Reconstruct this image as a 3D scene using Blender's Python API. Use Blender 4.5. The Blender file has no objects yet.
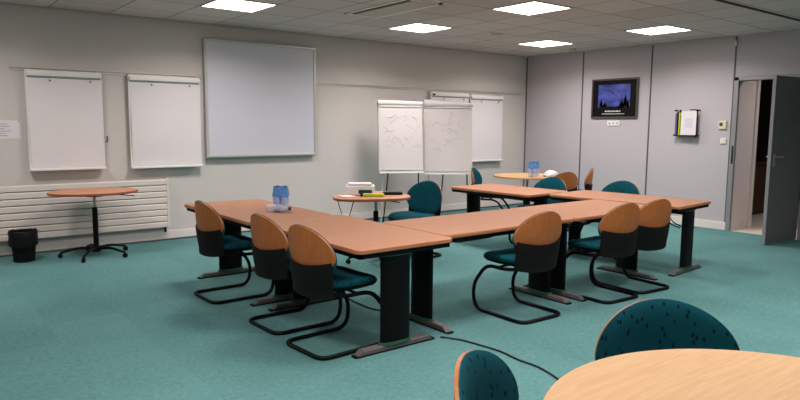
import bpy, math, random
from mathutils import Vector, Matrix
random.seed(7)
S = bpy.context.scene
COL = S.collection
PI = math.pi

# ------------------------------------------------------------------ camera
cam_d = bpy.data.cameras.new('camera'); cam = bpy.data.objects.new('camera', cam_d); COL.objects.link(cam)
cam_d.sensor_width = 36; cam_d.lens = 650.36 / 800 * 36; cam_d.clip_start = .05; cam_d.clip_end = 60
_r = Vector((0.78943868, -0.61378776, 0.0071523)); _u = Vector((0.06488561, 0.09502959, 0.99335756)); _f = Vector((0.61039039, 0.7837308, -0.11484603))
_m = Matrix((_r, _u, -_f)).transposed().to_4x4(); _m.translation = Vector((-9.303168, -8.19072, 1.460832))
cam.matrix_world = _m
S.camera = cam

# ------------------------------------------------------------------ world, exposure
W = bpy.data.worlds.new('world'); S.world = W; W.use_nodes = True
W.node_tree.nodes['Background'].inputs[0].default_value = (.02, .022, .025, 1)
W.node_tree.nodes['Background'].inputs[1].default_value = .3
S.view_settings.view_transform = 'Standard'
try: S.view_settings.look = 'None'
except Exception: pass
S.view_settings.gamma = 1; S.view_settings.use_curve_mapping = False
S.view_settings.exposure = -0.12
LAMP = 9.0             # radiance of the lamp diffusers
LAMP_W = 33.0          # watts of the louvred light each lamp throws down
LAMP_C = (1.0, .93, .91)
H = 2.72               # ceiling height
XW, YN = -11.2, -10.2  # the two walls behind the viewer
CAM = Vector((-9.303168, -8.19072, 1.460832))

# ------------------------------------------------------------------ materials
def srgb(c):
    return tuple(((v / 255) / 12.92 if v / 255 <= .04045 else ((v / 255 + .055) / 1.055) ** 2.4) for v in c) + (1,)
MATS = {}
def mat(name, rgb, rough=.6, metal=0., var=0., scale=8., bump=0., bscale=200., spec=.5, trans=0., alpha=1., emit=0., sheen=0.):
    m = bpy.data.materials.new(name); m.use_nodes = True; nt = m.node_tree; N = nt.nodes; L = nt.links
    b = N['Principled BSDF']
    b.inputs['Base Color'].default_value = srgb(rgb); b.inputs['Roughness'].default_value = rough; b.inputs['Metallic'].default_value = metal
    b.inputs['Specular IOR Level'].default_value = spec
    if trans: b.inputs['Transmission Weight'].default_value = trans
    if alpha < 1: b.inputs['Alpha'].default_value = alpha
    if sheen: b.inputs['Sheen Weight'].default_value = sheen
    if emit:
        b.inputs['Emission Color'].default_value = srgb(rgb); b.inputs['Emission Strength'].default_value = emit
    tc = N.new('ShaderNodeTexCoord')
    if var:
        n = N.new('ShaderNodeTexNoise'); n.inputs['Scale'].default_value = scale; n.inputs['Detail'].default_value = 5
        L.new(tc.outputs['Object'], n.inputs['Vector'])
        mx = N.new('ShaderNodeMix'); mx.data_type = 'RGBA'
        c = srgb(rgb)
        mx.inputs[6].default_value = tuple(v * (1 - var) for v in c[:3]) + (1,); mx.inputs[7].default_value = tuple(min(1, v * (1 + var)) for v in c[:3]) + (1,)
        L.new(n.outputs['Fac'], mx.inputs[0]); L.new(mx.outputs[2], b.inputs['Base Color'])
    if bump:
        n2 = N.new('ShaderNodeTexNoise'); n2.inputs['Scale'].default_value = bscale
        L.new(tc.outputs['Object'], n2.inputs['Vector'])
        bp = N.new('ShaderNodeBump'); bp.inputs['Strength'].default_value = bump; bp.inputs['Distance'].default_value = .002
        L.new(n2.outputs['Fac'], bp.inputs['Height']); L.new(bp.outputs['Normal'], b.inputs['Normal'])
    MATS[name] = m
    return m

def wood(name, c1, c2, rough=.35, grain=(1.2, 14, 14), spec=.5):
    m = mat(name, c1, rough, spec=spec); nt = m.node_tree; N = nt.nodes; L = nt.links
    tc = N.new('ShaderNodeTexCoord'); mp = N.new('ShaderNodeMapping'); mp.inputs['Scale'].default_value = grain
    L.new(tc.outputs['Object'], mp.inputs['Vector'])
    n = N.new('ShaderNodeTexNoise'); n.inputs['Scale'].default_value = 5; n.inputs['Detail'].default_value = 8; n.inputs['Distortion'].default_value = .6
    L.new(mp.outputs[0], n.inputs['Vector'])
    cr = N.new('ShaderNodeValToRGB'); cr.color_ramp.elements[0].position = .35; cr.color_ramp.elements[1].position = .65
    cr.color_ramp.elements[0].color = srgb(c1); cr.color_ramp.elements[1].color = srgb(c2)
    L.new(n.outputs['Fac'], cr.inputs[0]); L.new(cr.outputs[0], N['Principled BSDF'].inputs['Base Color'])
    return m

def fabric(name, c, fleck, sc=1.):
    m = mat(name, c, .95, spec=.1); nt = m.node_tree; N = nt.nodes; L = nt.links
    tc = N.new('ShaderNodeTexCoord')
    mp = N.new('ShaderNodeMapping'); mp.inputs['Scale'].default_value = (46 * sc, 46 * sc, 24 * sc); mp.inputs['Rotation'].default_value = (.3, .5, .2)
    L.new(tc.outputs['Object'], mp.inputs['Vector'])
    v = N.new('ShaderNodeTexVoronoi'); v.inputs['Scale'].default_value = 1.; v.inputs['Randomness'].default_value = 1
    L.new(mp.outputs[0], v.inputs['Vector'])
    lt = N.new('ShaderNodeMath'); lt.operation = 'LESS_THAN'; lt.inputs[1].default_value = .24
    L.new(v.outputs['Distance'], lt.inputs[0])
    n = N.new('ShaderNodeTexNoise'); n.inputs['Scale'].default_value = 300
    L.new(tc.outputs['Object'], n.inputs['Vector'])
    mx = N.new('ShaderNodeMix'); mx.data_type = 'RGBA'
    mx.inputs[6].default_value = tuple(x * .8 for x in srgb(c)[:3]) + (1,); mx.inputs[7].default_value = tuple(x * 1.2 for x in srgb(c)[:3]) + (1,)
    L.new(n.outputs['Fac'], mx.inputs[0])
    m2 = N.new('ShaderNodeMix'); m2.data_type = 'RGBA'; m2.inputs[7].default_value = srgb(fleck)
    L.new(lt.outputs[0], m2.inputs[0]); L.new(mx.outputs[2], m2.inputs[6]); L.new(m2.outputs[2], N['Principled BSDF'].inputs['Base Color'])
    return m

def carpet():
    m = mat('carpet', (60, 112, 108), .97, spec=.1); nt = m.node_tree; N = nt.nodes; L = nt.links
    tc = N.new('ShaderNodeTexCoord')
    sn = N.new('ShaderNodeVectorMath'); sn.operation = 'SCALE'; sn.inputs[3].default_value = 2.0
    fl = N.new('ShaderNodeVectorMath'); fl.operation = 'FLOOR'
    wn = N.new('ShaderNodeTexWhiteNoise'); wn.noise_dimensions = '2D'
    L.new(tc.outputs['Object'], sn.inputs[0]); L.new(sn.outputs[0], fl.inputs[0]); L.new(fl.outputs[0], wn.inputs['Vector'])
    n = N.new('ShaderNodeTexNoise'); n.inputs['Scale'].default_value = 32; n.inputs['Detail'].default_value = 7; n.inputs['Roughness'].default_value = .85
    L.new(tc.outputs['Object'], n.inputs['Vector'])
    n3 = N.new('ShaderNodeTexNoise'); n3.inputs['Scale'].default_value = 1.3; n3.inputs['Detail'].default_value = 3
    L.new(tc.outputs['Object'], n3.inputs['Vector'])
    a = N.new('ShaderNodeMath'); a.operation = 'MULTIPLY'; a.inputs[1].default_value = .07; L.new(wn.outputs['Value'], a.inputs[0])
    b_ = N.new('ShaderNodeMath'); b_.operation = 'MULTIPLY_ADD'; b_.inputs[1].default_value = 1.15; L.new(n.outputs['Fac'], b_.inputs[0]); L.new(a.outputs[0], b_.inputs[2])
    c_ = N.new('ShaderNodeMath'); c_.operation = 'MULTIPLY_ADD'; c_.inputs[1].default_value = .35; L.new(n3.outputs['Fac'], c_.inputs[0]); L.new(b_.outputs[0], c_.inputs[2])
    cr = N.new('ShaderNodeValToRGB'); cr.color_ramp.elements[0].position = .45; cr.color_ramp.elements[1].position = 1.15
    cr.color_ramp.elements[0].color = srgb((62, 101, 102)); cr.color_ramp.elements[1].color = srgb((99, 143, 143))
    L.new(c_.outputs[0], cr.inputs[0]); L.new(cr.outputs[0], N['Principled BSDF'].inputs['Base Color'])
    bp = N.new('ShaderNodeBump'); bp.inputs['Strength'].default_value = .5; bp.inputs['Distance'].default_value = .004
    n2 = N.new('ShaderNodeTexNoise'); n2.inputs['Scale'].default_value = 350; L.new(tc.outputs['Object'], n2.inputs['Vector'])
    L.new(n2.outputs['Fac'], bp.inputs['Height']); L.new(bp.outputs['Normal'], N['Principled BSDF'].inputs['Normal'])
    return m

def ceiling_mat():
    m = mat('ceiling_tiles', (200, 194, 186), .95, spec=.1); nt = m.node_tree; N = nt.nodes; L = nt.links
    tc = N.new('ShaderNodeTexCoord'); sx = N.new('ShaderNodeSeparateXYZ'); L.new(tc.outputs['Object'], sx.inputs[0])
    def line(out, off):
        a = N.new('ShaderNodeMath'); a.operation = 'SUBTRACT'; a.inputs[1].default_value = off; L.new(out, a.inputs[0])
        b = N.new('ShaderNodeMath'); b.operation = 'DIVIDE'; b.inputs[1].default_value = .627; L.new(a.outputs[0], b.inputs[0])
        r = N.new('ShaderNodeMath'); r.operation = 'ROUND'; L.new(b.outputs[0], r.inputs[0])
        d = N.new('ShaderNodeMath'); d.operation = 'SUBTRACT'; L.new(b.outputs[0], d.inputs[0]); L.new(r.outputs[0], d.inputs[1])
        e = N.new('ShaderNodeMath'); e.operation = 'ABSOLUTE'; L.new(d.outputs[0], e.inputs[0])
        f = N.new('ShaderNodeMath'); f.operation = 'LESS_THAN'; f.inputs[1].default_value = .012; L.new(e.outputs[0], f.inputs[0])
        fl = N.new('ShaderNodeMath'); fl.operation = 'FLOOR'; L.new(b.outputs[0], fl.inputs[0])
        return f.outputs[0], fl.outputs[0]
    lx, fx = line(sx.outputs[0], -.957); ly, fy = line(sx.outputs[1], -1.176)
    mxm = N.new('ShaderNodeMath'); mxm.operation = 'MAXIMUM'; L.new(lx, mxm.inputs[0]); L.new(ly, mxm.inputs[1])
    cb = N.new('ShaderNodeCombineXYZ'); L.new(fx, cb.inputs[0]); L.new(fy, cb.inputs[1])
    wn = N.new('ShaderNodeTexWhiteNoise'); wn.noise_dimensions = '2D'; L.new(cb.outputs[0], wn.inputs['Vector'])
    n = N.new('ShaderNodeTexNoise'); n.inputs['Scale'].default_value = 90; n.inputs['Detail'].default_value = 4; L.new(tc.outputs['Object'], n.inputs['Vector'])
    ad = N.new('ShaderNodeMath'); ad.operation = 'MULTIPLY_ADD'; ad.inputs[1].default_value = .6; L.new(n.outputs['Fac'], ad.inputs[0]); L.new(wn.outputs['Value'], ad.inputs[2])
    cr = N.new('ShaderNodeValToRGB'); cr.color_ramp.elements[0].position = .1; cr.color_ramp.elements[1].position = 1.4
    cr.color_ramp.elements[0].color = srgb((196, 184, 180)); cr.color_ramp.elements[1].color = srgb((214, 202, 198)); L.new(ad.outputs[0], cr.inputs[0])
    m2 = N.new('ShaderNodeMix'); m2.data_type = 'RGBA'; m2.inputs[7].default_value = srgb((138, 130, 122))
    L.new(mxm.outputs[0], m2.inputs[0]); L.new(cr.outputs[0], m2.inputs[6]); L.new(m2.outputs[2], N['Principled BSDF'].inputs['Base Color'])
    return m

M_carpet = carpet(); M_ceil = ceiling_mat()
M_wallA = mat('painted_wall', (204, 197, 195), .9, var=.03, scale=3, bump=.25, bscale=120, spec=.2)
M_wallB = mat('grey_vinyl_panel', (186, 180, 186), .75, var=.03, scale=25, bump=.2, bscale=260, spec=.3)
M_seam = mat('panel_seam', (84, 82, 86), .6)
M_base = mat('white_skirting', (224, 214, 212), .5, var=.02)
M_alu = mat('grey_metal_frame', (146, 146, 150), .45, metal=.3, var=.03)
M_darkgap = mat('dark_gap', (36, 34, 32), .9)
M_door = mat('dark_grey_door', (98, 98, 102), .5, var=.05, scale=4)
M_steel = mat('brushed_steel', (180, 178, 172), .3, metal=.9)
M_hallwall = mat('corridor_wall', (226, 212, 212), .85, var=.02)
M_hallfloor = mat('corridor_floor', (208, 196, 182), .6, var=.06, scale=6)
M_dark = mat('room_shade_tone', (60, 56, 54), .9)  # darkness of the room beyond the door put into the surface colour
M_darkwood = wood('dark_wood', (70, 46, 36), (88, 60, 46), .5)
M_tab = wood('beech_laminate', (156, 112, 88), (165, 121, 97), .6, (1.2, 16, 16), .12)
M_tedge = mat('beech_edge', (176, 112, 76), .45, var=.06)
M_round = wood('pale_maple_laminate', (178, 142, 104), (187, 152, 114), .65, (1.2, 16, 16), .25)
M_roundedge = mat('maple_edge', (196, 146, 92), .45, var=.05)
M_redtab = wood('cherry_laminate', (186, 124, 92), (198, 138, 104), .4, (1.2, 16, 16))
M_rededge = mat('cherry_edge', (150, 84, 56), .45, var=.05)
M_blk = mat('black_metal', (5, 5, 6), .5, var=.1, spec=.15)
M_blkp = mat('black_plastic', (16, 16, 15), .75, spec=.15, var=.08, bump=.2, bscale=300)
M_green = mat('green_collar', (22, 74, 52), .5, var=.05)
M_foot = mat('grey_foot_top', (86, 80, 82), .45, var=.05)
M_cwood = wood('chair_beech_shell', (152, 84, 36), (166, 97, 44), .5, (14, 14, 1.5))
M_fab = fabric('teal_upholstery', (13, 72, 84), (7, 36, 50))
M_padpaper = mat('flip_pad_paper_dimmed', (200, 192, 193), .8, var=.015, scale=4)  # greyer copy of the white paper, tones down strong lamp light on the easels
M_paper = mat('white_paper', (222, 216, 220), .8, var=.015, scale=4)
M_wpl = mat('white_plastic', (228, 226, 224), .45, var=.02)
M_wb = mat('whiteboard_surface', (203, 201, 214), .35, var=.02, scale=2)
M_alul = mat('light_aluminium', (196, 194, 190), .4, metal=.4, var=.03)
M_rad = mat('cream_radiator', (218, 206, 201), .45, var=.02)
M_ink = mat('pen_ink', (150, 148, 164), .8)
M_red = mat('red_magnet', (120, 84, 88), .5)
M_lampf = mat('lamp_trim', (222, 220, 214), .5)
M_lamp = mat('lamp_diffuser', (255, 246, 228), .5, emit=LAMP)
M_vent = mat('vent_cover', (190, 178, 164), .6, var=.03)
M_bag = mat('black_bin_liner', (14, 14, 14), .55, spec=.25, bump=.4, bscale=40)
M_film = mat('blue_shrink_film', (70, 140, 215), .2, alpha=.7, var=.25, scale=30)
M_clear = mat('clear_bottle_plastic', (205, 215, 226), .1, alpha=.45)
M_water = mat('bottle_label', (158, 172, 216), .5, var=.2, scale=60)
M_cap = mat('dark_blue_cap', (30, 36, 92), .4)
M_cable = mat('black_cable', (22, 24, 26), .6)
M_yel = mat('lime_plastic', (176, 190, 30), .4)
M_purple = mat('purple_card', (92, 76, 128), .6)
M_pframe = mat('poster_frame', (92, 82, 74), .35, metal=.4)
M_pblack = mat('poster_black_mat', (8, 8, 10), .6, spec=.15)
M_ptree = mat('poster_tree_silhouette', (14, 18, 30), .6)
M_pbird = mat('poster_bird', (24, 26, 60), .5)
M_pcloud = mat('poster_cloud', (62, 72, 140), .5)
M_beige = mat('beige_plastic', (214, 206, 178), .5)
M_lcd = mat('thermostat_display', (74, 78, 66), .3)
M_grey = mat('grey_print', (150, 150, 160), .7)

def poster_sky():
    m = mat('poster_blue_sky', (54, 66, 150), .35); nt = m.node_tree; N = nt.nodes; L = nt.links
    tc = N.new('ShaderNodeTexCoord'); n = N.new('ShaderNodeTexNoise'); n.inputs['Scale'].default_value = 3.2; n.inputs['Detail'].default_value = 4
    mp = N.new('ShaderNodeMapping'); mp.inputs['Scale'].default_value = (1, 1.3, 3); L.new(tc.outputs['Object'], mp.inputs['Vector']); L.new(mp.outputs[0], n.inputs['Vector'])
    cr = N.new('ShaderNodeValToRGB'); cr.color_ramp.elements[0].position = .35; cr.color_ramp.elements[1].position = .68
    cr.color_ramp.elements[0].color = srgb((34, 40, 104)); cr.color_ramp.elements[1].color = srgb((84, 98, 196))
    L.new(n.outputs['Fac'], cr.inputs[0]); L.new(cr.outputs[0], N['Principled BSDF'].inputs['Base Color'])
    return m
M_psky = poster_sky()

# ------------------------------------------------------------------ mesh helpers
class MB:
    def __init__(s): s.v = []; s.f = []; s.mi = []
    def add(s, vs, fs, mi=0, T=None):
        o = len(s.v)
        s.v += [(T @ Vector(p)) if T else Vector(p) for p in vs]
        for f in fs: s.f.append(tuple(i + o for i in f)); s.mi.append(mi)
        return s
    def box(s, x0, x1, y0, y1, z0, z1, mi=0, c=0., T=None):
        if c <= 0:
            v = [(x0, y0, z0), (x1, y0, z0), (x1, y1, z0), (x0, y1, z0), (x0, y0, z1), (x1, y0, z1), (x1, y1, z1), (x0, y1, z1)]
            return s.add(v, [(0, 3, 2, 1), (4, 5, 6, 7), (0, 1, 5, 4), (1, 2, 6, 5), (2, 3, 7, 6), (3, 0, 4, 7)], mi, T)
        # chamfered box: outline at 4 levels
        def ring(i, z): return [(x0 + i + c, y0 + i, z), (x1 - i - c, y0 + i, z), (x1 - i, y0 + i + c, z), (x1 - i, y1 - i - c, z), (x1 - i - c, y1 - i, z), (x0 + i + c, y1 - i, z), (x0 + i, y1 - i - c, z), (x0 + i, y0 + i + c, z)]
        return s.loft([ring(c * .7, z0), ring(0, z0 + c), ring(0, z1 - c), ring(c * .7, z1)], mi, T)
    def loft(s, rings, mi=0, T=None, cap=True, mcap=None):
        n = len(rings[0]); v = [p for r in rings for p in r]; f = []
        for k in range(len(rings) - 1):
            for i in range(n):
                j = (i + 1) % n
                f.append((k * n + i, k * n + j, (k + 1) * n + j, (k + 1) * n + i))
        s.add(v, f, mi, T)
        if cap:
            o = len(s.v) - len(v); mc = mi if mcap is None else mcap
            s.f.append(tuple(o + i for i in reversed(range(n)))); s.mi.append(mi)
            s.f.append(tuple(o + (len(rings) - 1) * n + i for i in range(n))); s.mi.append(mc)
        return s
    def prism(s, pts, z0, z1, c=0., mi=0, mtop=None, T=None):
        cx = sum(p[0] for p in pts) / len(pts); cy = sum(p[1] for p in pts) / len(pts)
        def ring(i, z):
            out = []
            for p in pts:
                d = Vector((p[0] - cx, p[1] - cy)); l = d.length or 1
                q = d * (max(0, l - i) / l); out.append((cx + q.x, cy + q.y, z))
            return out
        if c: r = [ring(c, z0), ring(0, z0 + c), ring(0, z1 - c), ring(c, z1)]
        else: r = [ring(0, z0), ring(0, z1)]
        return s.loft(r, mi, T, True, mtop)
    def lathe(s, prof, n=20, cx=0, cy=0, mi=0, T=None):
        return s.loft([[(cx + r * math.cos(2 * PI * i / n), cy + r * math.sin(2 * PI * i / n), z) for i in range(n)] for r, z in prof], mi, T)
    def tube(s, pts, r, n=8, mi=0, T=None, closed=False):
        pts = [Vector(p) for p in pts]; rings = []; up = None
        for i, p in enumerate(pts):
            if closed: t = (pts[(i + 1) % len(pts)] - pts[i - 1])
            else: t = pts[min(i + 1, len(pts) - 1)] - pts[max(i - 1, 0)]
            t.normalize()
            if up is None:
                up = Vector((0, 0, 1)) if abs(t.z) < .9 else Vector((0, 1, 0))
            a = t.cross(up).normalized(); b = a.cross(t).normalized(); up = b
            rr = r(i / (len(pts) - 1)) if callable(r) else r
            rings.append([tuple(p + a * math.cos(2 * PI * k / n) * rr + b * math.sin(2 * PI * k / n) * rr) for k in range(n)])
        if closed: rings.append(rings[0])
        return s.loft(rings, mi, T, not closed)
    def sheet(s, fn, nu, nv, th, mi=0, T=None):
        """closed slab: fn(u,v) -> point, pushed back by th(u,v) along normal estimate fnb"""
        A = [[Vector(fn(i / nu, j / nv, 0)) for i in range(nu + 1)] for j in range(nv + 1)]
        Bk = [[Vector(fn(i / nu, j / nv, 1)) for i in range(nu + 1)] for j in range(nv + 1)]
        v = [p for r in A for p in r] + [p for r in Bk for p in r]; o = (nu + 1) * (nv + 1); f = []
        g = lambda i, j: j * (nu + 1) + i
        for j in range(nv):
            for i in range(nu):
                f.append((g(i, j), g(i + 1, j), g(i + 1, j + 1), g(i, j + 1)))
                f.append((o + g(i, j), o + g(i, j + 1), o + g(i + 1, j + 1), o + g(i + 1, j)))
        for i in range(nu):
            f.append((g(i, 0), o + g(i, 0), o + g(i + 1, 0), g(i + 1, 0)))
            f.append((g(i, nv), g(i + 1, nv), o + g(i + 1, nv), o + g(i, nv)))
        for j in range(nv):
            f.append((g(0, j), g(0, j + 1), o + g(0, j + 1), o + g(0, j)))
            f.append((g(nu, j), o + g(nu, j), o + g(nu, j + 1), g(nu, j + 1)))
        return s.add(v, f, mi, T)
    def build(s, name, mats, parent=None, smooth=True, loc=None, label=None):
        me = bpy.data.meshes.new(name); me.from_pydata([tuple(p) for p in s.v], [], s.f)
        if not isinstance(mats, (list, tuple)): mats = [mats]
        for m in mats: me.materials.append(m)
        for i, p in enumerate(me.polygons): p.material_index = s.mi[i]; p.use_smooth = smooth
        me.update()
        import bmesh
        bm = bmesh.new(); bm.from_mesh(me); bmesh.ops.recalc_face_normals(bm, faces=bm.faces); bm.to_mesh(me); bm.free()
        if smooth:
            try: me.set_sharp_from_angle(angle=math.radians(38))
            except Exception: pass
        o = bpy.data.objects.new(name, me); COL.objects.link(o)
        if parent: o.parent = parent
        if loc: o.location = loc
        if label: o['label'] = label
        return o

def smooth_path(pts, rad, n=6):
    """polyline with rounded corners"""
    P = [Vector(p) for p in pts]; out = [P[0]]
    for i in range(1, len(P) - 1):
        a, b, c = P[i - 1], P[i], P[i + 1]
        d1 = (a - b); d2 = (c - b); r = min(rad, d1.length * .48, d2.length * .48)
        p, q = b + d1.normalized() * r, b + d2.normalized() * r
        for k in range(n + 1):
            t = k / n; out.append(p * (1 - t) ** 2 + b * 2 * t * (1 - t) + q * t * t)
    out.append(P[-1]); return out
def catmull(pts, n=8):
    P = [Vector(p) for p in pts]; P = [P[0] * 2 - P[1]] + P + [P[-1] * 2 - P[-2]]; out = []
    for i in range(1, len(P) - 2):
        for k in range(n):
            t = k / n; a, b, c, d = P[i - 1:i + 3]
            out.append(.5 * ((2 * b) + (c - a) * t + (2 * a - 5 * b + 4 * c - d) * t * t + (3 * b - a - 3 * c + d) * t ** 3))
    out.append(P[-2]); return out
def rrect(x0, x1, y0, y1, r, n=5):
    out = []
    for cx, cy, a in ((x1 - r, y1 - r, 0), (x0 + r, y1 - r, 90), (x0 + r, y0 + r, 180), (x1 - r, y0 + r, 270)):
        for k in range(n + 1):
            t = math.radians(a + 90 * k / n); out.append((cx + r * math.cos(t), cy + r * math.sin(t)))
    return out

def thing(name, label, cat, loc=(0, 0, 0), rz=0., group=None):
    o = bpy.data.objects.new(name, None); COL.objects.link(o); o.location = loc; o.rotation_euler = (0, 0, rz); o.empty_display_size = .1
    o['label'] = label; o['category'] = cat
    if group: o['group'] = group
    return o
def tag(o, label, cat, group=None):
    o['label'] = label; o['category'] = cat
    if group: o['group'] = group
    return o
def struct(o): o['kind'] = 'structure'; return o
def dup(root, loc, rz, label, group=None):
    r = root.copy(); COL.objects.link(r); r.location = loc; r.rotation_euler = (0, 0, rz); r['label'] = label
    if group: r['group'] = group
    for ch in list(root.children):
        c = ch.copy(); COL.objects.link(c); c.parent = r
        for g in list(ch.children):
            d = g.copy(); COL.objects.link(d); d.parent = c
    return r
def facing(fx, fy): return math.atan2(fy, fx) - PI / 2

# ------------------------------------------------------------------ the room
struct(MB().box(XW, .0, YN, 0, -.05, 0).build('floor', M_carpet, smooth=False))
struct(MB().box(XW, .1, YN, .1, H, H + .1).build('ceiling', M_ceil, smooth=False))
struct(MB().box(XW - .1, .1, 0, .1, 0, H).build('wall_left', M_wallA, smooth=False))
DY0, DY1, DH = -3.86, -4.75, 2.10       # door opening in the right wall
b = MB(); b.box(0, .1, DY0 + .0, 0, 0, H); b.box(0, .1, YN, DY1, 0, H); b.box(0, .1, DY1, DY0, DH, H)
struct(b.build('wall_right', M_wallB, smooth=False))
struct(MB().box(XW - .1, XW, YN, 0, 0, H).build('wall_west', M_wallA, smooth=False))
struct(MB().box(XW - .1, .1, YN - .1, YN, 0, H).build('wall_back', M_wallA, smooth=False))
# corner strip and panel seams of the right wall
for k, y in enumerate((-.025, -1.265, -2.53, -3.795)):
    struct(MB().box(-.006, .0, y - .011, y + .011, 0.1 if k < 3 else 0.1, H).build('trim_%d' % (k + 1), M_seam, smooth=False))
struct(MB().box(-.03, -.0, -3.815, -3.775, 2.58, 2.66, c=.004).build('trim_5', M_alul))
# skirting
struct(MB().box(XW, 0, -.018, 0, 0, .115, c=.003).build('baseboard_left', M_base, smooth=False))
struct(MB().box(-.016, 0, DY0 + .05, -.02, 0, .115, c=.003).build('baseboard_right', M_base, smooth=False))
# dark slot in the ceiling
struct(MB().box(XW, 0, -4.895, -4.845, H - .006, H + .0).build('trim_6', M_darkgap, smooth=False))
# shadow angle round the ceiling
struct(MB().box(XW, 0, -.02, 0, H - .018, H).build('trim_7', M_vent, smooth=False))
struct(MB().box(-.02, 0, YN, -.02, H - .018, H).build('trim_8', M_vent, smooth=False))
# pipe/cable line on carpet edge at left wall
struct(MB().tube([(XW, -.03, .012), (-.05, -.03, .012)], .01, 6).build('trim_9', M_seam))

# corridor and dark room beyond the doorway
b = MB(); b.box(0, 5, -7, -1.5, -.05, 0.0)
struct(b.build('floor_corridor', M_hallfloor, smooth=False))
struct(MB().box(.028, .52, -3.868, -3.78, 0, H).build('wall_corridor', M_hallwall, smooth=False))
struct(MB().box(.52, .60, -3.895, -3.76, 0, H, c=.004).build('trim_10', M_base, smooth=False))
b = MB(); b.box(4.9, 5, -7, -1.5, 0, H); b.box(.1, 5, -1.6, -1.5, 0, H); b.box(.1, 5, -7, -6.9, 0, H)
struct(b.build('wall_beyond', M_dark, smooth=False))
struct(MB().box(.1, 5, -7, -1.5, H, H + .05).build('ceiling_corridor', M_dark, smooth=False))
t = thing('side_cabinet', 'dark wooden cabinet standing in the unlit room beyond the open door', 'cabinet', (1.6, -3.0, 0))
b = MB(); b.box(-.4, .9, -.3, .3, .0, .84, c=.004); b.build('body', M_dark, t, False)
MB().box(-.43, .93, -.33, .33, .84, .88, c=.005).build('cabinet_top', M_darkwood, t, False)
MB().box(-.36, .22, -.312, -.3, .06, .8, c=.003).build('door', M_darkwood, t, False)
MB().box(.27, .86, -.312, -.3, .06, .8, c=.003).build('door', M_darkwood, t, False)

# door frame and door leaf
fr = MB()
fr.box(-.02, .03, DY0 - .008, DY0 + .055, 0, DH + .05, c=.004); fr.box(-.02, .09, DY1 - .055, DY1 + .006, 0, DH + .05, c=.004); fr.box(-.02, .12, DY1 - .055, DY0 + .055, DH, DH + .055, c=.004)
fo = struct(fr.build('trim_11', M_alu, smooth=False))
MB().box(-.024, -.018, DY0 + .005, DY0 + .03, .95, 1.2).build('strike_plate', M_darkgap, fo, False)
dl = thing('door', '', 'door', (-.02, DY1 + .03, 0), math.atan2(.06, -.80)); del dl['label']; del dl['category']; dl.name = 'door_1'; dl['kind'] = 'structure'
DW = .79
MB().box(0.0, DW - .006, -.02, .02, .012, DH - .01, c=.003).build('door_leaf', M_door, dl, False)
MB().box(DW - .006, DW, -.02, .02, .012, DH - .01).build('edge_strip', M_alu, dl, False)
for sgn in (1, -1):
    hb = MB(); hx = DW - .07
    hb.box(hx - .018, hx + .018, sgn * .02, sgn * .028, .98, 1.14, c=.002)
    ho = hb.build('door_handle', M_steel, dl)
    MB().tube(smooth_path([(hx, sgn * .024, 1.1), (hx, sgn * .07, 1.1), (hx - .13, sgn * .07, 1.1)], .02), .009).build('lever', M_steel, ho)
    MB().lathe([(.012, -.006), (.012, .006)], 12, T=Matrix.Translation((hx, sgn * .03, 1.02)) @ Matrix.Rotation(PI / 2, 4, 'X')).build('lock', M_steel, ho)
for z in (.25, 1.05, 1.85):
    MB().tube([(-.008, .0, z - .05), (-.008, .0, z + .05)], .009).build('hinge', M_steel, dl)

# ------------------------------------------------------------------ ceiling lights
def light_fix(x, y, label, group=None, pw=1.):
    t = thing('ceiling_light', label, 'ceiling light', (x, y, H), 0, group)
    w = .305; f = MB()
    for a in ((-w, w, -w, -w + .014), (-w, w, w - .014, w), (-w, -w + .014, -w, w), (w - .014, w, -w, w)): f.box(a[0], a[1], a[2], a[3], -.008, -.0005)
    f.build('frame', M_lampf, t, False)
    MB().box(-w + .014, w - .014, -w + .014, w - .014, -.005, -.001).build('diffuser', M_lamp, t, False)
    ld = bpy.data.lights.new('lamp_light', 'AREA'); ld.shape = 'SQUARE'; ld.size = .56; ld.energy = LAMP_W * pw; ld.color = LAMP_C; ld.spread = math.radians(152)
    lo = bpy.data.objects.new('lamp_light', ld); COL.objects.link(lo); lo.parent = t; lo.location = (0, 0, -.012)
    return t
GL = 'square lamps set in the ceiling grid'
light_fix(-6.29, -1.49, 'square ceiling light above the big whiteboard, leftmost of those in view', GL)
light_fix(-3.77, -1.49, 'square ceiling light between the vent and the flip charts near the left wall', GL)
light_fix(-3.77, -3.37, 'square ceiling light at the top edge, just right of the air vent', GL)
light_fix(-1.27, -1.49, 'square ceiling light nearest to the far corner of the room', GL)
light_fix(-1.27, -3.37, 'square ceiling light nearest the doorway, rightmost of those in view', GL)
for x, y, q, pw in ((-8.80, -1.49, 'in the left back row', .8), (-6.29, -5.25, 'above the near table joint', .9), (-3.77, -5.25, 'above the front table row', .5), (-8.80, -7.13, 'behind the viewer to the left', 1.),
                (-8.80, -5.25, 'in the viewer half by the west side', 1.), (-6.29, -7.13, 'above the near round table', 1.1), (-3.77, -7.13, 'in the near right part of the room', 1.3)):
    light_fix(x, y, 'square ceiling light ' + q + ', outside the picture', GL, pw)

light_fix(.75, -5.3, 'square ceiling light in the corridor beyond the open door', None, .35)
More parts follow.
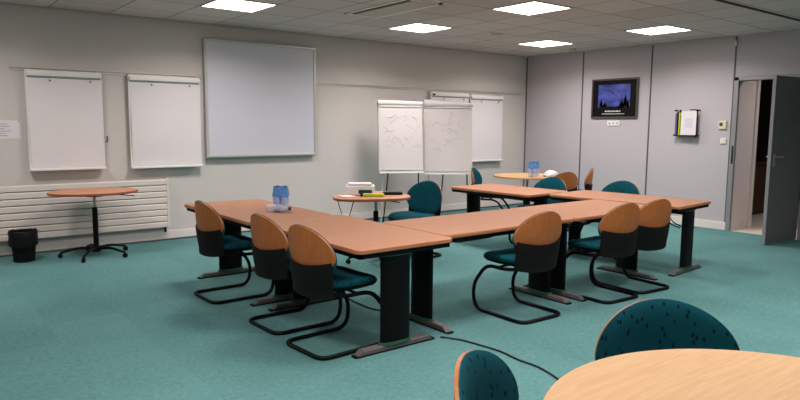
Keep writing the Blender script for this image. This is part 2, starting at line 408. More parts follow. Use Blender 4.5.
# air vent
t = thing('ceiling_vent', 'long rectangular air vent in the ceiling grid above the front tables', 'air vent', (-4.92, -2.38, H))
f = MB(); X, Y = .235, .58
f.box(-X, X, -Y, -Y + .04, -.012, 0); f.box(-X, X, Y - .04, Y, -.012, 0); f.box(-X, -X + .04, -Y, Y, -.012, 0); f.box(X - .05, X, -Y, Y, -.012, 0)
f.build('vent_frame', M_lampf, t, False)
MB().box(-X + .04, X - .05, -Y + .04, Y - .04, -.003, -.0005).build('slot', M_darkgap, t, False)
MB().box(-X + .10, X - .055, -Y + .05, Y - .05, -.016, -.004, c=.003).build('panel', M_vent, t, False)
tag(MB().lathe([(.05, -.045), (.06, -.02), (.06, -.0005)], 20).build('smoke_detector', M_vent, loc=(-.43, -1.36, H)), 'small round smoke detector on the ceiling near the far corner', 'smoke detector')
tag(MB().lathe([(.07, -.02), (.09, -.006), (.09, -.0005)], 20).build('ceiling_speaker', M_vent, loc=(-2.6, -1.75, H)), 'flat round speaker cover flush in the ceiling tiles', 'ceiling speaker')

# ------------------------------------------------------------------ left wall: rail, radiator, boards
t = thing('hanging_rail', 'thin metal picture rail running along the left wall', 'rail', (0, 0, 0))
for a, c in ((-8.26, -6.14), (-4.50, -.13)):
    r = MB(); r.box(a, c, -.022, -.0005, 2.045, 2.062); r.box(a, c, -.012, -.0005, 2.02, 2.045)
    r.build('rail_length', M_alul, t, False)
    MB().box(a, c, -.030, -.0225, 2.050, 2.057).build('front_lip', M_base, t, False)

t = thing('radiator', 'long cream panel radiator with horizontal slats low on the left wall', 'radiator', (-8.4, 0, 0))
b = MB(); x0, x1 = -1.5, 1.755
nn = 8
for k in range(nn):
    z0 = .175 + k * .0755; b.box(x0, x1, -.105, -.055, z0, z0 + .068, c=.008)
b.build('slat_panel', M_rad, t, False)
MB().box(x0 + .03, x1 - .03, -.055, -.02, .2, .74).build('back_plate', M_seam, t, False)
MB().box(x1 - .02, x1 + .008, -.11, -.02, .17, .78, c=.003).build('end_cap', M_rad, t, False)
MB().box(x1 - .05, x1 - .03, -.085, -.05, .11, .17).build('valve', M_blkp, t, False)

# whiteboard
t = thing('whiteboard', 'large blank whiteboard with a pale frame mounted high on the left wall', 'whiteboard', (-5.32, 0, 1.02))
b = MB(); w = .81; hh = 1.51; fw = .035; d0, d1 = -.085, -.03
for a in ((-w, w, 0, fw), (-w, w, hh - fw, hh), (-w, -w + fw, fw, hh - fw), (w - fw, w, fw, hh - fw)): b.box(a[0], a[1], d0, d1, a[2], a[3], c=.006)
b.build('board_frame', M_alul, t, False)
MB().box(-w + fw, w - fw, d0 + .012, d1, fw, hh - fw).build('board_surface', M_wb, t, False)
for x in (-.6, .6):
    for z in (.2, 1.3): MB().box(x - .04, x + .04, d1, -.001, z - .04, z + .04).build('wall_bracket', M_alul, t, False)

def wall_chart(x0, x1, z0, z1, label, logo=False, y=-.04):
    t = thing('hanging_flipchart', label, 'flip chart', ((x0 + x1) / 2, 0, z0), 0, 'flip charts hung on the wall rail')
    w = (x1 - x0) / 2; h = z1 - z0
    MB().box(-w, w, y - .02, y, .02, h, c=.003).build('board', M_wpl, t, False)
    n = 10
    MB().sheet(lambda u, v, k: (-w + .02 + u * (2 * w - .03), y - .022 - .012 * math.sin(PI * min(1, v * 1.2)) ** 2 * (1 - .6 * u) - (.003 if k == 0 else 0), .035 + v * (h - .14)), 10, 10, 0).build('paper_pad', M_paper, t)
    MB().box(-w + .01, w - .005, y - .05, y - .018, h - .065, h - .02, c=.006).build('clamp_bar', M_wpl, t, False)
    MB().box(-w + .02, w - .02, y - .036, y - .02, h - .080, h - .068, c=.002).build('clamp_strip', M_grey, t, False)
    MB().box(-w, w, y - .065, y, -.005, .02, c=.004).build('pen_tray', M_wpl, t, False)
    for x in (-w * .38, w * .68):
        MB().lathe([(.010, 0), (.010, .012), (.007, .015)], 12, T=Matrix.Translation((x, y - .034, h - .11)) @ Matrix.Rotation(PI / 2, 4, 'X')).build('magnet', M_red, t)
    for x in (-w + .03, w - .05):
        MB().box(x - .012, x + .012, y - .01, -.022, h - .02, h + .015 if h + z0 < 2.05 else 2.062 - z0).build('hook', M_alul, t, False)
    if logo: MB().box(-w + .02, -w + .07, y - .053, y - .0505, h - .058, h - .03).build('maker_plate', M_blkp, t, False)
    return t
wall_chart(-8.13, -7.35, .93, 2.03, 'blank flip chart hung on the wall above the round side table, leftmost one')
wall_chart(-7.06, -6.19, .92, 2.03, 'blank flip chart hung on the wall just left of the big whiteboard')
wall_chart(-2.35, -1.50, .84, 2.0, 'flip chart on the wall mostly hidden behind the right easel', True)
wall_chart(-1.46, -.66, .84, 1.98, 'blank flip chart hung on the wall nearest the far corner, right of both easels')

# notice and hook on the wall
t = thing('wall_notice', 'printed paper notice pinned to the left wall at the picture edge', 'notice', (-8.37, 0, 1.28))
MB().box(-.18, .18, -.004, -.0008, 0, .2).build('sheet', M_paper, t, False)
b = MB()
for k in range(6): b.box(-.15, .02 + .11 * random.random(), -.0052, -.0042, .03 + .025 * k, .037 + .025 * k)
b.build('printed_lines', M_grey, t, False)
MB().lathe([(.006, 0), (.006, .006)], 10, T=Matrix.Translation((.165, -.004, .19)) @ Matrix.Rotation(PI / 2, 4, 'X')).build('pin', M_blkp, t)
b = MB(); b.tube(smooth_path([(0, -.001, .03), (0, -.012, .03), (0, -.014, -.03), (-.03, -.03, -.03)], .01), .005)
tag(b.build('wall_hook', M_seam, loc=(-7.3, 0, 1.27)), 'small bent grey hook on the wall right of the leftmost flip chart', 'hook')

# ------------------------------------------------------------------ right wall: poster, rack, switches
t = thing('framed_poster', 'framed motivational poster with a night-blue sky hanging on the right wall', 'poster', (0, -1.90, 1.59))
w, hh = .43, .64
b = MB(); e = .028
for a in ((-w, w, 0, e), (-w, w, hh - e, hh), (-w, -w + e, e, hh - e), (w - e, w, e, hh - e)): b.box(-.03, -.001, a[0], a[1], a[2], a[3], c=.004)
b.build('frame', M_pframe, t, False)
MB().box(-.018, -.001, -w + e, w - e, e, hh - e).build('black_mount', M_pblack, t, False)
MB().box(-.0195, -.018, -.29, .30, .17, .545).build('picture', M_psky, t, False)
b = MB()
def tree_sil(yc, z0, h, w):   # spiky tree outline, flat print
    n = 7
    for k in range(n):
        z = z0 + h * k / n * .8; ww = w * (1 - k / n)
        b.add([(-.0205, yc - ww, z), (-.0205, yc + ww, z), (-.0205, yc, z + h * .35)], [(0, 1, 2)])
tree_sil(.24, .17, .18, .055); tree_sil(.17, .17, .11, .07); tree_sil(-.21, .17, .24, .075); tree_sil(-.14, .17, .14, .07); tree_sil(-.26, .17, .17, .035)
for k in range(9): tree_sil(.12 - k * .03, .17, .03 + .02 * random.random(), .03)
b.build('printed_trees', M_ptree, t, False)
b = MB(); X = -.021     # gliding bird
b.add([(X, .03, .40), (X, .10, .455), (X, .12, .475), (X, .055, .44), (X, -.01, .375), (X, -.07, .34), (X, -.05, .365), (X, .0, .41)], [(0, 1, 2, 3), (0, 4, 5, 6), (0, 3, 7), (0, 7, 4)])
b.build('printed_bird', M_pbird, t, False)
b = MB()
for yy, ww in ((.15, .03), (.11, .02), (.08, .03), (.04, .025), (.0, .03), (-.04, .02), (-.07, .03), (-.11, .02)): b.box(-.0205, -.0185, yy - ww / 2 - .004, yy + ww / 2 - .004, .105, .125)
b.box(-.0205, -.0185, -.20, .22, .068, .076)
b.build('caption', M_paper, t, False)

t = thing('socket_plate', 'white triple socket plate on the right wall under the poster', 'socket plate', (0, -1.9, 1.47))
MB().box(-.012, -.001, -.12, .12, 0, .085, c=.004).build('plate', M_wpl, t, False)
for y in (-.07, 0, .07): MB().box(-.0135, -.0115, y - .018, y + .018, .03, .052).build('socket', M_grey, t, False)

t = thing('wall_rack', 'open wall rack holding a white sheet and coloured folders on the right wall', 'document rack', (0, -3.155, 1.33))
b = MB(); dk = MB()
dk.box(-.09, 0, .155, .165, 0, .02); dk.box(-.09, 0, .155, .165, .36, .38); dk.box(-.095, -.085, -.19, .165, -.005, .008); dk.box(-.095, -.085, -.17, -.08, .37, .385)
dk.box(-.095, -.085, -.19, -.18, -.03, .385); dk.box(-.09, 0, -.19, -.18, 0, .012); dk.box(-.09, 0, -.19, -.18, .36, .38); dk.box(-.012, -.001, -.15, -.12, 0, .38); dk.box(-.012, -.001, .10, .13, 0, .38)
dk.box(-.09, -.01, -.18, .155, .0, .008)
dk.build('rack_frame', M_blkp, t, False)
MB().box(-.083, -.079, -.175, .06, .012, .36).build('front_sheet', M_paper, t, False)
MB().box(-.0842, -.0832, -.12, .0, .12, .26).build('printed_block', M_wb, t, False)
MB().box(-.083, -.010, .075, .095, .01, .34).build('folder', M_yel, t, False)
MB().box(-.083, -.010, .098, .12, .01, .35).build('folder', M_blkp, t, False)
MB().box(-.083, -.010, .123, .15, .01, .33).build('folder', M_purple, t, False)

t = thing('thermostat', 'beige wall thermostat with a small grey display near the door frame', 'thermostat', (0, -3.68, 1.43))
MB().box(-.025, -.001, -.055, .055, 0, .12, c=.006).build('body', M_beige, t, False)
MB().box(-.0265, -.0245, -.005, .04, .045, .095).build('display', M_lcd, t, False)
t = thing('light_switch', 'white square light switch below the thermostat near the door frame', 'switch', (0, -3.70, 1.22))
MB().box(-.012, -.001, -.043, .043, 0, .086, c=.004).build('plate', M_wpl, t, False)
MB().box(-.017, -.0115, -.03, .03, .014, .072, c=.003).build('rocker', M_paper, t, False)

# ------------------------------------------------------------------ conference tables
TL, TW, TH = 1.45, .77, .70
GT = 'rectangular tables set in a U'
def leg_parts(t, x, y, along, label=None):
    """one T-leg: blade column, foot; along = 'x' or 'y' foot direction"""
    T = Matrix.Translation((x, y, 0)) @ (Matrix.Identity(4) if along == 'x' else Matrix.Rotation(PI / 2, 4, 'Z'))
    n = 20
    def el(a, b_, z): return [(a * math.copysign(abs(math.cos(2 * PI * i / n)) ** .8, math.cos(2 * PI * i / n)), b_ * math.sin(2 * PI * i / n), z) for i in range(n)]
    lg = MB().loft([el(.118, .034, .055), el(.118, .034, TH - .06)], 0, T).build('leg', M_blk, t)
    f = MB(); L = .325
    f.loft([[(-L, -.024, 0), (L, -.024, 0), (L, .024, 0), (-L, .024, 0)], [(-L, -.03, .012), (L, -.03, .012), (L, .03, .012), (-L, .03, .012)]], 0, T)
    f.loft([[(-L + .02, -.029, .012), (L - .02, -.029, .012), (L - .02, .029, .012), (-L + .02, .029, .012)],
            [(-L + .05, -.028, .034), (L - .05, -.028, .034), (L - .05, .028, .034), (-L + .05, .028, .034)], [(-L + .06, -.022, .044), (L - .06, -.022, .044), (L - .06, .022, .044), (-L + .06, .022, .044)]], 1, T)
    f.build('foot', [M_blk, M_foot], lg, False)
    MB().loft([el(.135, .044, .04), el(.128, .04, .058)], 0, T).build('lower_collar', M_green, lg)
    MB().loft([el(.128, .04, TH - .075), el(.14, .05, TH - .055)], 0, T).build('upper_collar', M_green, lg)
    MB().box(-.3, .3, -.03, .03, TH - .055, TH - .028, T=T, c=.004).build('bracket', M_blk, lg, False)

def table(cx, cy, rz, l, w, la, lb, label, off=0., off2=0.):
    """long axis local x; legs at local x la, lb with feet across"""
    t = thing('conference_table', label, 'table', (cx, cy, 0), rz, GT)
    out = rrect(-l / 2, l / 2, -w / 2, w / 2, .05)
    b = MB(); b.prism(out, TH - .028, TH, .004, 0, 1)
    b.build('tabletop', [M_tedge, M_tab], t)
    b = MB(); i = .025
    b.box(-l / 2 + i, l / 2 - i, -w / 2 + i, -w / 2 + i + .02, TH - .062, TH - .028); b.box(-l / 2 + i, l / 2 - i, w / 2 - i - .02, w / 2 - i, TH - .062, TH - .028)
    b.box(-l / 2 + i, -l / 2 + i + .02, -w / 2 + i, w / 2 - i, TH - .062, TH - .028); b.box(l / 2 - i - .02, l / 2 - i, -w / 2 + i, w / 2 - i, TH - .062, TH - .028)
    b.build('apron', M_blk, t, False)
    leg_parts(t, la, off, 'y'); leg_parts(t, lb, off2, 'y')
    mb = MB(); mb.box(la + .035, lb - .035, -.03, .03, TH - .12, TH - .06, c=.005); mb.build('cable_beam', M_blk, t, False)
    return t
R90 = PI / 2
# left arm (local x -> world -y when rz=-90)
table(-6.775, -2.805, -R90, TL, TW, -.54, .62, 'brown conference table at the far end of the left arm, carrying the water bottles')
table(-6.725, -4.26, -R90, TL, .79, -.62, .64, 'brown conference table at the near left corner of the U', 0, -.05)
# front row
table(-5.585, -4.485, 0, TL, TW, -.70, .60, 'brown conference table forming the left half of the front row', -.10, -.12)
table(-4.19, -4.485, 0, 1.34, TW, -.62, .57, 'brown conference table forming the right half of the front row, chairs tucked before it', -.14, -.08)
# right arm
table(-3.45, -2.80, -R90 + .04, 1.24, .77, -.53, .50, 'brown conference table at the far end of the right arm, near the easels', -.03, 0)
table(-3.085, -4.19, -R90 + .09, 1.49, .77, -.62, .67, 'brown conference table at the right corner of the U, beside the doorway side')

_ct = [o for o in COL.objects if o.name.startswith('conference_table')][-1]
MB().tube(catmull([(.30, -.02, TH - .06), (.42, -.03, .56), (.50, -.03, .48), (.60, -.02, .44)], 6), .006, 6).build('hanging_wire', M_blk, _ct)
MB().tube(catmull([(.36, -.04, TH - .06), (.47, -.05, .57), (.54, -.05, .50), (.62, -.04, .46)], 6), .006, 6).build('hanging_wire', M_blk, _ct)
# ------------------------------------------------------------------ chairs
def back_y(x, z): return -.225 - .16 * (z - .42) + 1.25 * x * x - .02 * math.sin(PI * min(1, max(0, (z - .42) / .4)))
def half_w(z, z0, z1, wm, zm, wb):  # egg outline
    if z <= zm:
        tt = (z - z0) / (zm - z0); return wb + (wm - wb) * math.sin(tt * PI / 2)
    tt = (z - zm) / (z1 - zm); return wm * math.sqrt(max(0, 1 - tt ** 1.95))
def egg_sheet(z0, z1, wm, zm, wb, off, th, bulge=0., nu=18, nv=20):
    def fn(u, v, k):
        # denser rows near the top
        vv = 1 - (1 - v) ** 1.7 if v > 0 else 0
        z = z0 + (z1 - z0) * vv
        hw = max(.012, half_w(z, z0, z1, wm, zm, wb)); x = (2 * u - 1) * hw
        y = back_y(x, z) + off
        e = (1 - abs(2 * u - 1) ** 4) * (1 - abs(2 * vv - 1) ** 4)
        if k == 0: y += th * (.35 if bulge else 1) + bulge * e
        return (x, y, z)
    return fn, nu, nv
def make_chair(name, label, group):
    t = thing(name, label, 'chair', (0, 0, 0), 0, group)
    # seat pad
    def seat_out(i, z, dip=0.):
        pts = []
        n = 36
        for k in range(n):
            a = 2 * PI * k / n; c_, s_ = math.cos(a), math.sin(a)
            x = (.24 - i) * math.copysign(abs(c_) ** .55, c_); y = (.225 - i) * math.copysign(abs(s_) ** .6, s_) + .02
            x *= 1 - .10 * (y - .0) / .25 if y > 0 else 1
            pts.append((x, y, z - (.035 * max(0, (y - .12) / .12) ** 2) - dip * 0 + .01 * (x / .22) ** 2))
        return pts
    MB().loft([seat_out(.008, .432), seat_out(0, .442), seat_out(.0, .458), seat_out(.014, .473), seat_out(.05, .480), seat_out(.11, .478), seat_out(.18, .475)]).build('seat', M_fab, t)
    MB().loft([seat_out(.09, .395), seat_out(.03, .405), seat_out(.006, .4315)]).build('seat_shell', M_blkp, t)
    fn, nu, nv = egg_sheet(.555, .830, .260, .64, .195, 0, .012)
    MB().sheet(fn, nu, nv, 0).build('backrest', M_cwood, t, label='bent beech backrest shell')
    fn, nu, nv = egg_sheet(.465, .833, .261, .64, .155, .0125, .012, .028)
    MB().sheet(fn, nu, nv, 0).build('back_pad', M_fab, t)
    # black rear cover: top edge dips in the middle, wraps round the sides
    def cov(u, v, k):
        s_ = 2 * u - 1; x = s_ * (.230 + .010 * v)
        top = .582 + .034 * abs(s_) ** 2; bot = .375 + .02 * abs(s_) ** 3 * 1.
        z = bot + (top - bot) * v
        y = back_y(x, z) - .004 - .012 * (1 - s_ ** 4) + (.012 if k == 0 else 0) - .03 * (1 - v)
        return (x, y, z)
    MB().sheet(cov, 18, 10, 0).build('back_cover', M_blkp, t, label='black plastic cover behind the lower back')
    fr = MB(); w = .222; r = .0145
    P = [(-w * .75, -.19, .50), (-w * .8, -.17, .395), (-w, -.08, .385), (-w, .13, .385), (-w, .275, .20), (-w, .25, .014), (-w, -.27, .014),
         (w, -.27, .014), (w, .25, .014), (w, .275, .20), (w, .13, .385), (w, -.08, .385), (w * .8, -.17, .395), (w * .75, -.19, .50)]
    fr.tube(smooth_path(P, .085, 8), r, 8)
    fr.build('sled_frame', M_blk, t)
    b = MB(); b.tube([(-w, .02, .385), (w, .02, .385)], .009); b.tube([(-w, -.1, .385), (w, -.1, .385)], .009)
    b.build('cross_bar', M_blk, t)
    return t
GC = 'cantilever meeting chairs with teal seats'
ch0 = make_chair('cantilever_chair', 'wood-backed cantilever chair on the left side of the U, farthest of three', GC)
ch0.location = (-7.07, -3.0, 0); ch0.rotation_euler = (0, 0, facing(1, .02))
def chair(x, y, fx, fy, label): return dup(ch0, (x, y, 0), facing(fx, fy), label, GC)
chair(-7.03, -4.00, 1, .03, 'wood-backed cantilever chair on the left side of the U, middle of three')
chair(-7.04, -4.60, 1, .06, 'wood-backed cantilever chair on the left side of the U, nearest of three')
chair(-5.50, -4.82, .03, 1, 'wood-backed chair standing alone at the left half of the front row')
chair(-4.515, -4.87, .06, 1, 'wood-backed chair at the front row, middle of the three seen from behind')
chair(-4.00, -4.86, .10, 1, 'wood-backed chair at the front row, nearest to the right table leg')
chair(-4.80, -2.64, -1, -.16, 'teal chair turned sideways at the small laptop table before the left easel')
chair(-2.31, -1.40, .55, -.83, 'teal chair seen sideways beside the right easel, facing the far round table')
chair(-3.13, -3.02, -1, 0, 'teal chair behind the right arm, only its top showing, before the brown-backed chairs')
chair(-2.88, -3.84, -1, .0, 'teal chair behind the right arm, only its top showing, nearer the doorway')
chair(-1.93, -2.28, .22, 1, 'brown-backed chair at the far round table, its back turned to the viewer')
chair(-1.13, -2.00, -.55, .83, 'brown-backed chair at the far round table, seen almost edge-on at the wall')
chair(-7.28, -7.16, -.60, -.80, 'large teal-padded chair in the foreground behind the pale round table')
chair(-7.96, -7.18, .50, -.866, 'teal-padded chair at the bottom edge, left of the pale round table')

# ------------------------------------------------------------------ round tables and side tables
def star_base(t, r, top, arms=5, casters=True, a0=.3, post_r=.028, adj=True):
    b = MB(); b.lathe([(.045, .05), (.045, .10), (post_r, .12), (post_r, top * .78)], 16); b.build('post', M_blk, t)
    MB().lathe([(.016, top * .76), (.016, top - .03)], 14).build('gas_lift', M_steel, t)
    MB().lathe([(.09, top - .035), (.09, top - .028)], 18).build('mounting_plate', M_blk, t)
    for k in range(arms):
        a = a0 + 2 * PI * k / arms; c, s_ = math.cos(a), math.sin(a)
        ar = MB().tube(catmull([(c * .03, s_ * .03, .085), (c * r * .5, s_ * r * .5, .095), (c * r, s_ * r, .055)], 5), lambda q: .019 - .007 * q, 8).build('base_arm', M_blk, t)
        if casters:
            MB().lathe([(.012, -.016), (.024, -.014), (.024, .014), (.012, .016)], 14, T=Matrix.Translation((c * r, s_ * r, .0245)) @ Matrix.Rotation(a, 4, 'Z') @ Matrix.Rotation(PI / 2, 4, 'X')).build('caster', M_blkp, ar)
        else: MB().lathe([(.02, 0), (.02, .045)], 12, c * r, s_ * r).build('glide', M_blkp, ar)

t = thing('round_side_table', 'small round cherry table on wheels standing before the radiator', 'table', (-7.60, -.56, 0))
n = 48
# round top
out = [(.455 * math.cos(2 * PI * k / n), .36 * math.sin(2 * PI * k / n)) for k in range(n)]
MB().prism(out, .695, .722, .004, 0, 1).build('tabletop', [M_rededge, M_redtab], t)
star_base(t, .36, .695, 5, True, -.9)
MB().tube(smooth_path([(.05, 0, .68), (.22, -.10, .675), (.38, -.16, .66)], .05), .006, 6).build('height_lever', M_blk, t)

t = thing('pale_round_table', 'large pale round table in the bottom right foreground', 'table', (-7.61, -7.64, 0))
out = [(.645 * math.cos(2 * PI * k / 96), .645 * math.sin(2 * PI * k / 96)) for k in range(96)]
MB().prism(out, .692, .72, .004, 0, 1).build('tabletop', [M_roundedge, M_round], t)
star_base(t, .22, .692, 4, False, .2, .04)
t = thing('pale_round_table', 'pale round table in the far corner with a bottle pack on it', 'table', (-1.79, -1.66, 0))
out = [(.51 * math.cos(2 * PI * k / 64), .51 * math.sin(2 * PI * k / 64)) for k in range(64)]
MB().prism(out, .692, .72, .004, 0, 1).build('tabletop', [M_roundedge, M_round], t)
star_base(t, .22, .692, 4, False, .75, .055)

# laptop table: bean shaped top, wheeled stand
t = thing('laptop_table', 'small cherry table on wheels carrying a white box and folders', 'table', (-5.26, -2.58, 0))
P = [(-.53, .02), (-.56, -.12), (-.46, -.28), (-.22, -.40), (-.02, -.45), (.14, -.40), (.25, -.25), (.31, 0), (.28, .2), (.05, .32), (-.22, .30), (-.42, .16)]
out = [(p.x, p.y) for p in catmull([(x, y, 0) for x, y in P] + [(P[0][0], P[0][1], 0)], 5)[:-1]]
MB().prism(out, .695, .722, .004, 0, 1).build('tabletop', [M_rededge, M_redtab], t)
star_base(t, .33, .695, 5, True, .5)
MB().tube(smooth_path([(.04, 0, .66), (.1, -.1, .655), (.17, -.2, .64)], .03), .006, 6).build('height_lever', M_blk, t)
b = MB(); b.tube([(-.52, -.06, .69), (-.46, -.12, .42), (-.42, -.20, .69)], .0055, 6); b.tube([(-.52, -.06, .69), (-.42, -.20, .69)], .0055, 6)
b.build('wire_hook', M_blk, t)

# things on the laptop table
t = thing('white_box', 'white cardboard box with a dark purple stripe on the laptop table', 'box', (-5.42, -2.52, .7225), -.6)
b = MB(); b.box(-.15, .15, -.1, .1, 0, .10, c=.006); b.build('box_body', M_wpl, t, False)
MB().box(-.02, .12, -.1015, -.0995, .02, .06).build('stripe', M_cap, t, False)
MB().box(-.13, .12, -.09, .08, .1005, .125, c=.005).build('lid', M_paper, t, False)
tag(MB().box(-.06, .06, -.08, .08, 0, .012, c=.003).build('paper_sheets', M_paper, loc=(-5.665, -2.63, .7225)), 'small stack of white sheets left of the box on the laptop table', 'papers')
o = MB().box(-.11, .11, -.035, .035, 0, .03, c=.008).build('lime_case', M_yel, loc=(-5.41, -2.745, .7225)); o.rotation_euler.z = -.72
tag(o, 'lime green pencil case lying before the white box', 'pencil case')
MB().box(-.135, -.111, -.036, .036, 0, .032, c=.006).build('end_cap', M_blkp, o, False)
t = thing('black_device', 'flat black device with a blue spot lying on the right of the laptop table', 'device', (-5.12, -2.70, .7225), -.6)
MB().box(-.11, .1, -.06, .06, 0, .025, c=.008).build('casing', M_blkp, t, False)
MB().box(-.03, .03, -.03, .03, .0252, .030, c=.002).build('screen', M_cap, t, False)

# water bottles
def bottle(parent, x, y, z, lying=None):
    T = Matrix.Translation((x, y, z))
    if lying is not None: T = Matrix.Translation((x, y, z + .033)) @ Matrix.Rotation(lying, 4, 'Z') @ Matrix.Rotation(PI / 2, 4, 'Y')
    b = MB(); b.lathe([(.022, .0), (.031, .006), (.031, .05), (.029, .06), (.031, .07), (.031, .13), (.027, .155), (.014, .185), (.013, .2)], 16, T=T)
    o = b.build('water_bottle' if parent is None else 'bottle', M_clear, parent)
    MB().lathe([(.0322, .072), (.0322, .128)], 16, T=T).build('bottle_label', M_water, o)
    MB().lathe([(.0155, .195), (.0155, .215)], 14, T=T).build('cap', M_cap, o)
    return o
def pack(loc, rz, label, rows=2, cols=2):
    t = thing('water_bottle_pack', label, 'bottle pack', loc, rz)
    for i in range(cols):
        for j in range(rows): bottle(t, (i - (cols - 1) / 2) * .064, (j - (rows - 1) / 2) * .064, .002)
    w = cols * .032 + .004; d = rows * .032 + .004
    f = MB()
    def ring(s_, z): return [(x * s_, y * s_, z + .006 * math.sin(9 * x + 30 * y + 40 * z)) for x, y in rrect(-w, w, -d, d, .03, 5)]
    n = len(ring(1, 0)); R = [ring(1, .125), ring(1.01, .135), ring(1.0, .15), ring(.93, .185), ring(.86, .215)]
    v = [p for r in R for p in r]; ff = []
    for k in range(len(R) - 1):
        for i in range(n):
            if 1: ff.append((k * n + i, k * n + (i + 1) % n, (k + 1) * n + (i + 1) % n, (k + 1) * n + i))
    f.add(v, ff); f.build('shrink_film', M_film, t)
    return t
pack((-6.62, -3.03, .7005), -.66, 'blue-wrapped pack of water bottles standing on the left arm of the tables')
lb = bottle(None, 0, 0, 0, 0.); lb.location = (-6.775, -3.06, .7015); lb.rotation_euler.z = -.75
tag(lb, 'clear water bottle lying on its side before the blue pack', 'bottle')
pack((-1.93, -1.90, .7205), .2, 'blue and white bottle pack standing on the far round table')
b = MB(); rnd = random.Random(3)
rings = []
for k, (r, z) in enumerate(((.10, 0), (.12, .02), (.10, .05), (.06, .075), (.02, .085))):
    rings.append([(r * 1.1 * math.cos(a) * (1 + .25 * rnd.random()), r * .6 * math.sin(a) * (1 + .25 * rnd.random()), z + .012 * rnd.random() * (k > 0)) for a in [2 * PI * i / 16 for i in range(16)]])
b.loft(rings)
tag(b.build('plastic_bag', M_paper, smooth=False, loc=(-1.69, -2.02, .7205)), 'crumpled white bag beside the bottle pack on the far round table', 'bag')

# ------------------------------------------------------------------ waste bin
t = thing('waste_bin', 'black waste bin with a liner bag on the carpet at the far left', 'bin', (-8.28, -.42, 0))
n = 28
MB().lathe([(.085, 0), (.10, .005), (.125, .32), (.115, .32), (.09, .012)], n).build('bin_body', M_blkp, t)
R = []; rnd = random.Random(5)
for r, z, j in ((.126, .16, .012), (.134, .20, .01), (.137, .27, .008), (.138, .318, .006), (.128, .325, .012), (.115, .29, .008), (.10, .2, .006)):
    R.append([((r + j * (rnd.random() - .3)) * math.cos(2 * PI * i / n), (r + j * (rnd.random() - .3)) * math.sin(2 * PI * i / n), z + j * rnd.random()) for i in range(n)])
MB().loft(R, cap=False).build('bin_liner', M_bag, t)

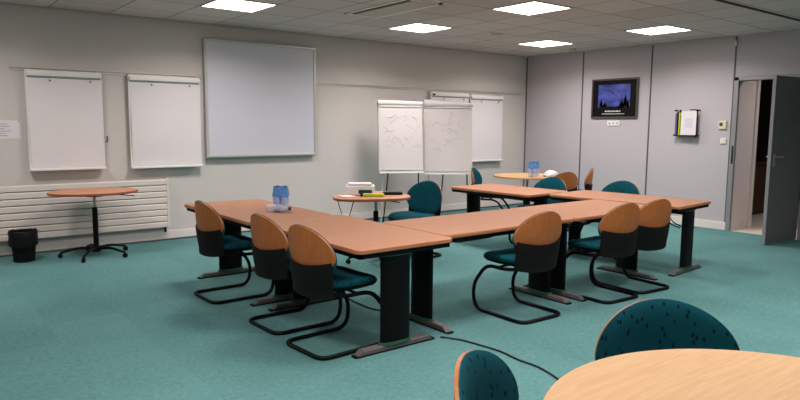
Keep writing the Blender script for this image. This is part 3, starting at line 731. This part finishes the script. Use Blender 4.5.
# ------------------------------------------------------------------ easels
def easel(cx, cy, rz, w, z0, z1, label, curl, seed, legs):
    """board faces local -y"""
    t = thing('flipchart_easel', label, 'easel', (cx, cy, 0), rz, 'flip chart easels')
    h = z1 - z0; tilt = .10
    def P(x, z, y=0): return (x, y + tilt * (z - z0), z)
    def slab(x0, x1, za, zb, ya, yb, name, m, parent=t):
        v = [P(x0, za, ya), P(x1, za, ya), P(x1, za, yb), P(x0, za, yb), P(x0, zb, ya), P(x1, zb, ya), P(x1, zb, yb), P(x0, zb, yb)]
        return MB().add(v, [(0, 3, 2, 1), (4, 5, 6, 7), (0, 1, 5, 4), (1, 2, 6, 5), (2, 3, 7, 6), (3, 0, 4, 7)]).build(name, m, parent, False)
    slab(-w / 2, w / 2, z0, z1, 0, .02, 'board', M_wpl)
    pad = MB().sheet(lambda u, v, k: P(-w / 2 + .005 + (w - .01) * u + .01 * (1 - v) * (u - .5), z0 + .03 + (h - .07) * v, -.012 - .02 * (1 - v) ** 2 * math.sin(PI * u * .9 + .2) - (.006 if k == 0 else 0)), 12, 14, 0).build('paper_pad', M_padpaper, t)
    slab(-w / 2 + .01, w / 2 - .01, z1 - .035, z1 - .01, -.03, 0, 'clamp_bar', M_alul)
    # sheets flipped over the top
    rnd = random.Random(seed); R = []
    for i in range(13):
        u = i / 12; x = -w / 2 - .005 + (w + .01) * u; rr = .03 + curl * (.5 + .5 * math.sin(3 * u + seed)) * (1 - .35 * u)
        c0 = Vector(P(x, z1 + .002 + rr * .5, -.012)); R.append([tuple(c0 + Vector((0, rr * .85 * math.cos(a), rr * math.sin(a)))) for a in [2 * PI * k / 14 for k in range(14)]])
    MB().loft(R).build('rolled_sheets', M_padpaper, t)
    slab(-w / 2, w / 2, z0 - .012, z0 + .012, -.06, .02, 'pen_tray', M_wpl)
    # handwriting: thin raised strokes lying on the pad
    st = MB()
    for k in range(26):
        x = rnd.uniform(-w * .38, w * .34); z = rnd.uniform(z0 + h * .35, z1 - .14) ; pts = []
        a = rnd.uniform(-.6, .5); q = Vector((x, z))
        for j in range(rnd.randint(3, 8)):
            pts.append(q.copy()); a += rnd.uniform(-.9, .9); q = q + Vector((math.cos(a), math.sin(a) * .8)) * rnd.uniform(.012, .035)
        V = []
        for p in pts:
            p.x = max(-w / 2 + .03, min(w / 2 - .03, p.x)); v = (p.y - z0 - .03) / (h - .07); u = (p.x + w / 2) / w
            V.append(Vector(P(p.x, p.y, -.0195 - .02 * (1 - v) ** 2 * math.sin(PI * u * .9 + .2))))
        if len(V) > 1: st.tube(catmull([tuple(v) for v in V], 3), .0017, 4)
    st.build('pen_marks', M_ink, pad)['kind'] = 'stuff'
    for (x0_, y0_, zt, x1_, y1_, m_) in legs:
        lg = MB().tube([(x0_, y0_, zt), (x1_, y1_, .015)], .010, 8).build('leg', m_, t)
        MB().lathe([(.014, 0), (.014, .03)], 10, x1_, y1_).build('rubber_foot', M_blkp, lg)
    return t
# world direction of the board's face, seen from the tables
rzE = math.atan2(-.789, -.614) + PI / 2      # local -y towards (-.614,-.789)
easel(-3.50, -.76, -.42, .66, .78, 1.75, 'flip chart easel with scribbled sheets, the left of the two', .012, 1,
      [(-.26, .03, .9, -.30, -.02, M_alul), (.26, .03, .9, .29, -.02, M_blk), (-.1, .10, 1.5, -.18, .36, M_blk)])
easel(-2.67, -.86, -.56, .735, .735, 1.75, 'flip chart easel with a crumpled turned-over sheet, the right of the two', .035, 2,
      [(-.29, .03, .9, -.31, -.02, M_alul), (.29, .03, .9, .31, -.02, M_blk), (-.0, .10, 1.5, -.06, .42, M_blk)])

# ------------------------------------------------------------------ cables
def cable(name, pts, label, r=.006):
    return tag(MB().tube(catmull(pts, 8), r, 6).build(name, M_cable), label, 'cable')
cable('floor_cable', [(-6.40, -4.93, .007), (-6.33, -5.06, .007), (-6.30, -5.21, .007), (-6.28, -5.38, .007), (-6.30, -5.56, .007), (-6.30, -5.72, .007), (-6.36, -5.92, .007), (-6.50, -6.2, .007), (-6.72, -6.5, .007), (-6.9, -6.62, .007)], 'black cable snaking over the carpet from the table foot to the pale table')
cable('floor_cable', [(-6.30, -3.30, .007), (-6.32, -3.49, .007), (-6.37, -3.81, .007), (-6.38, -4.03, .007), (-6.35, -4.16, .007), (-6.26, -4.40, .007), (-6.24, -4.7, .007)], 'black cable on the carpet beneath the near left table')
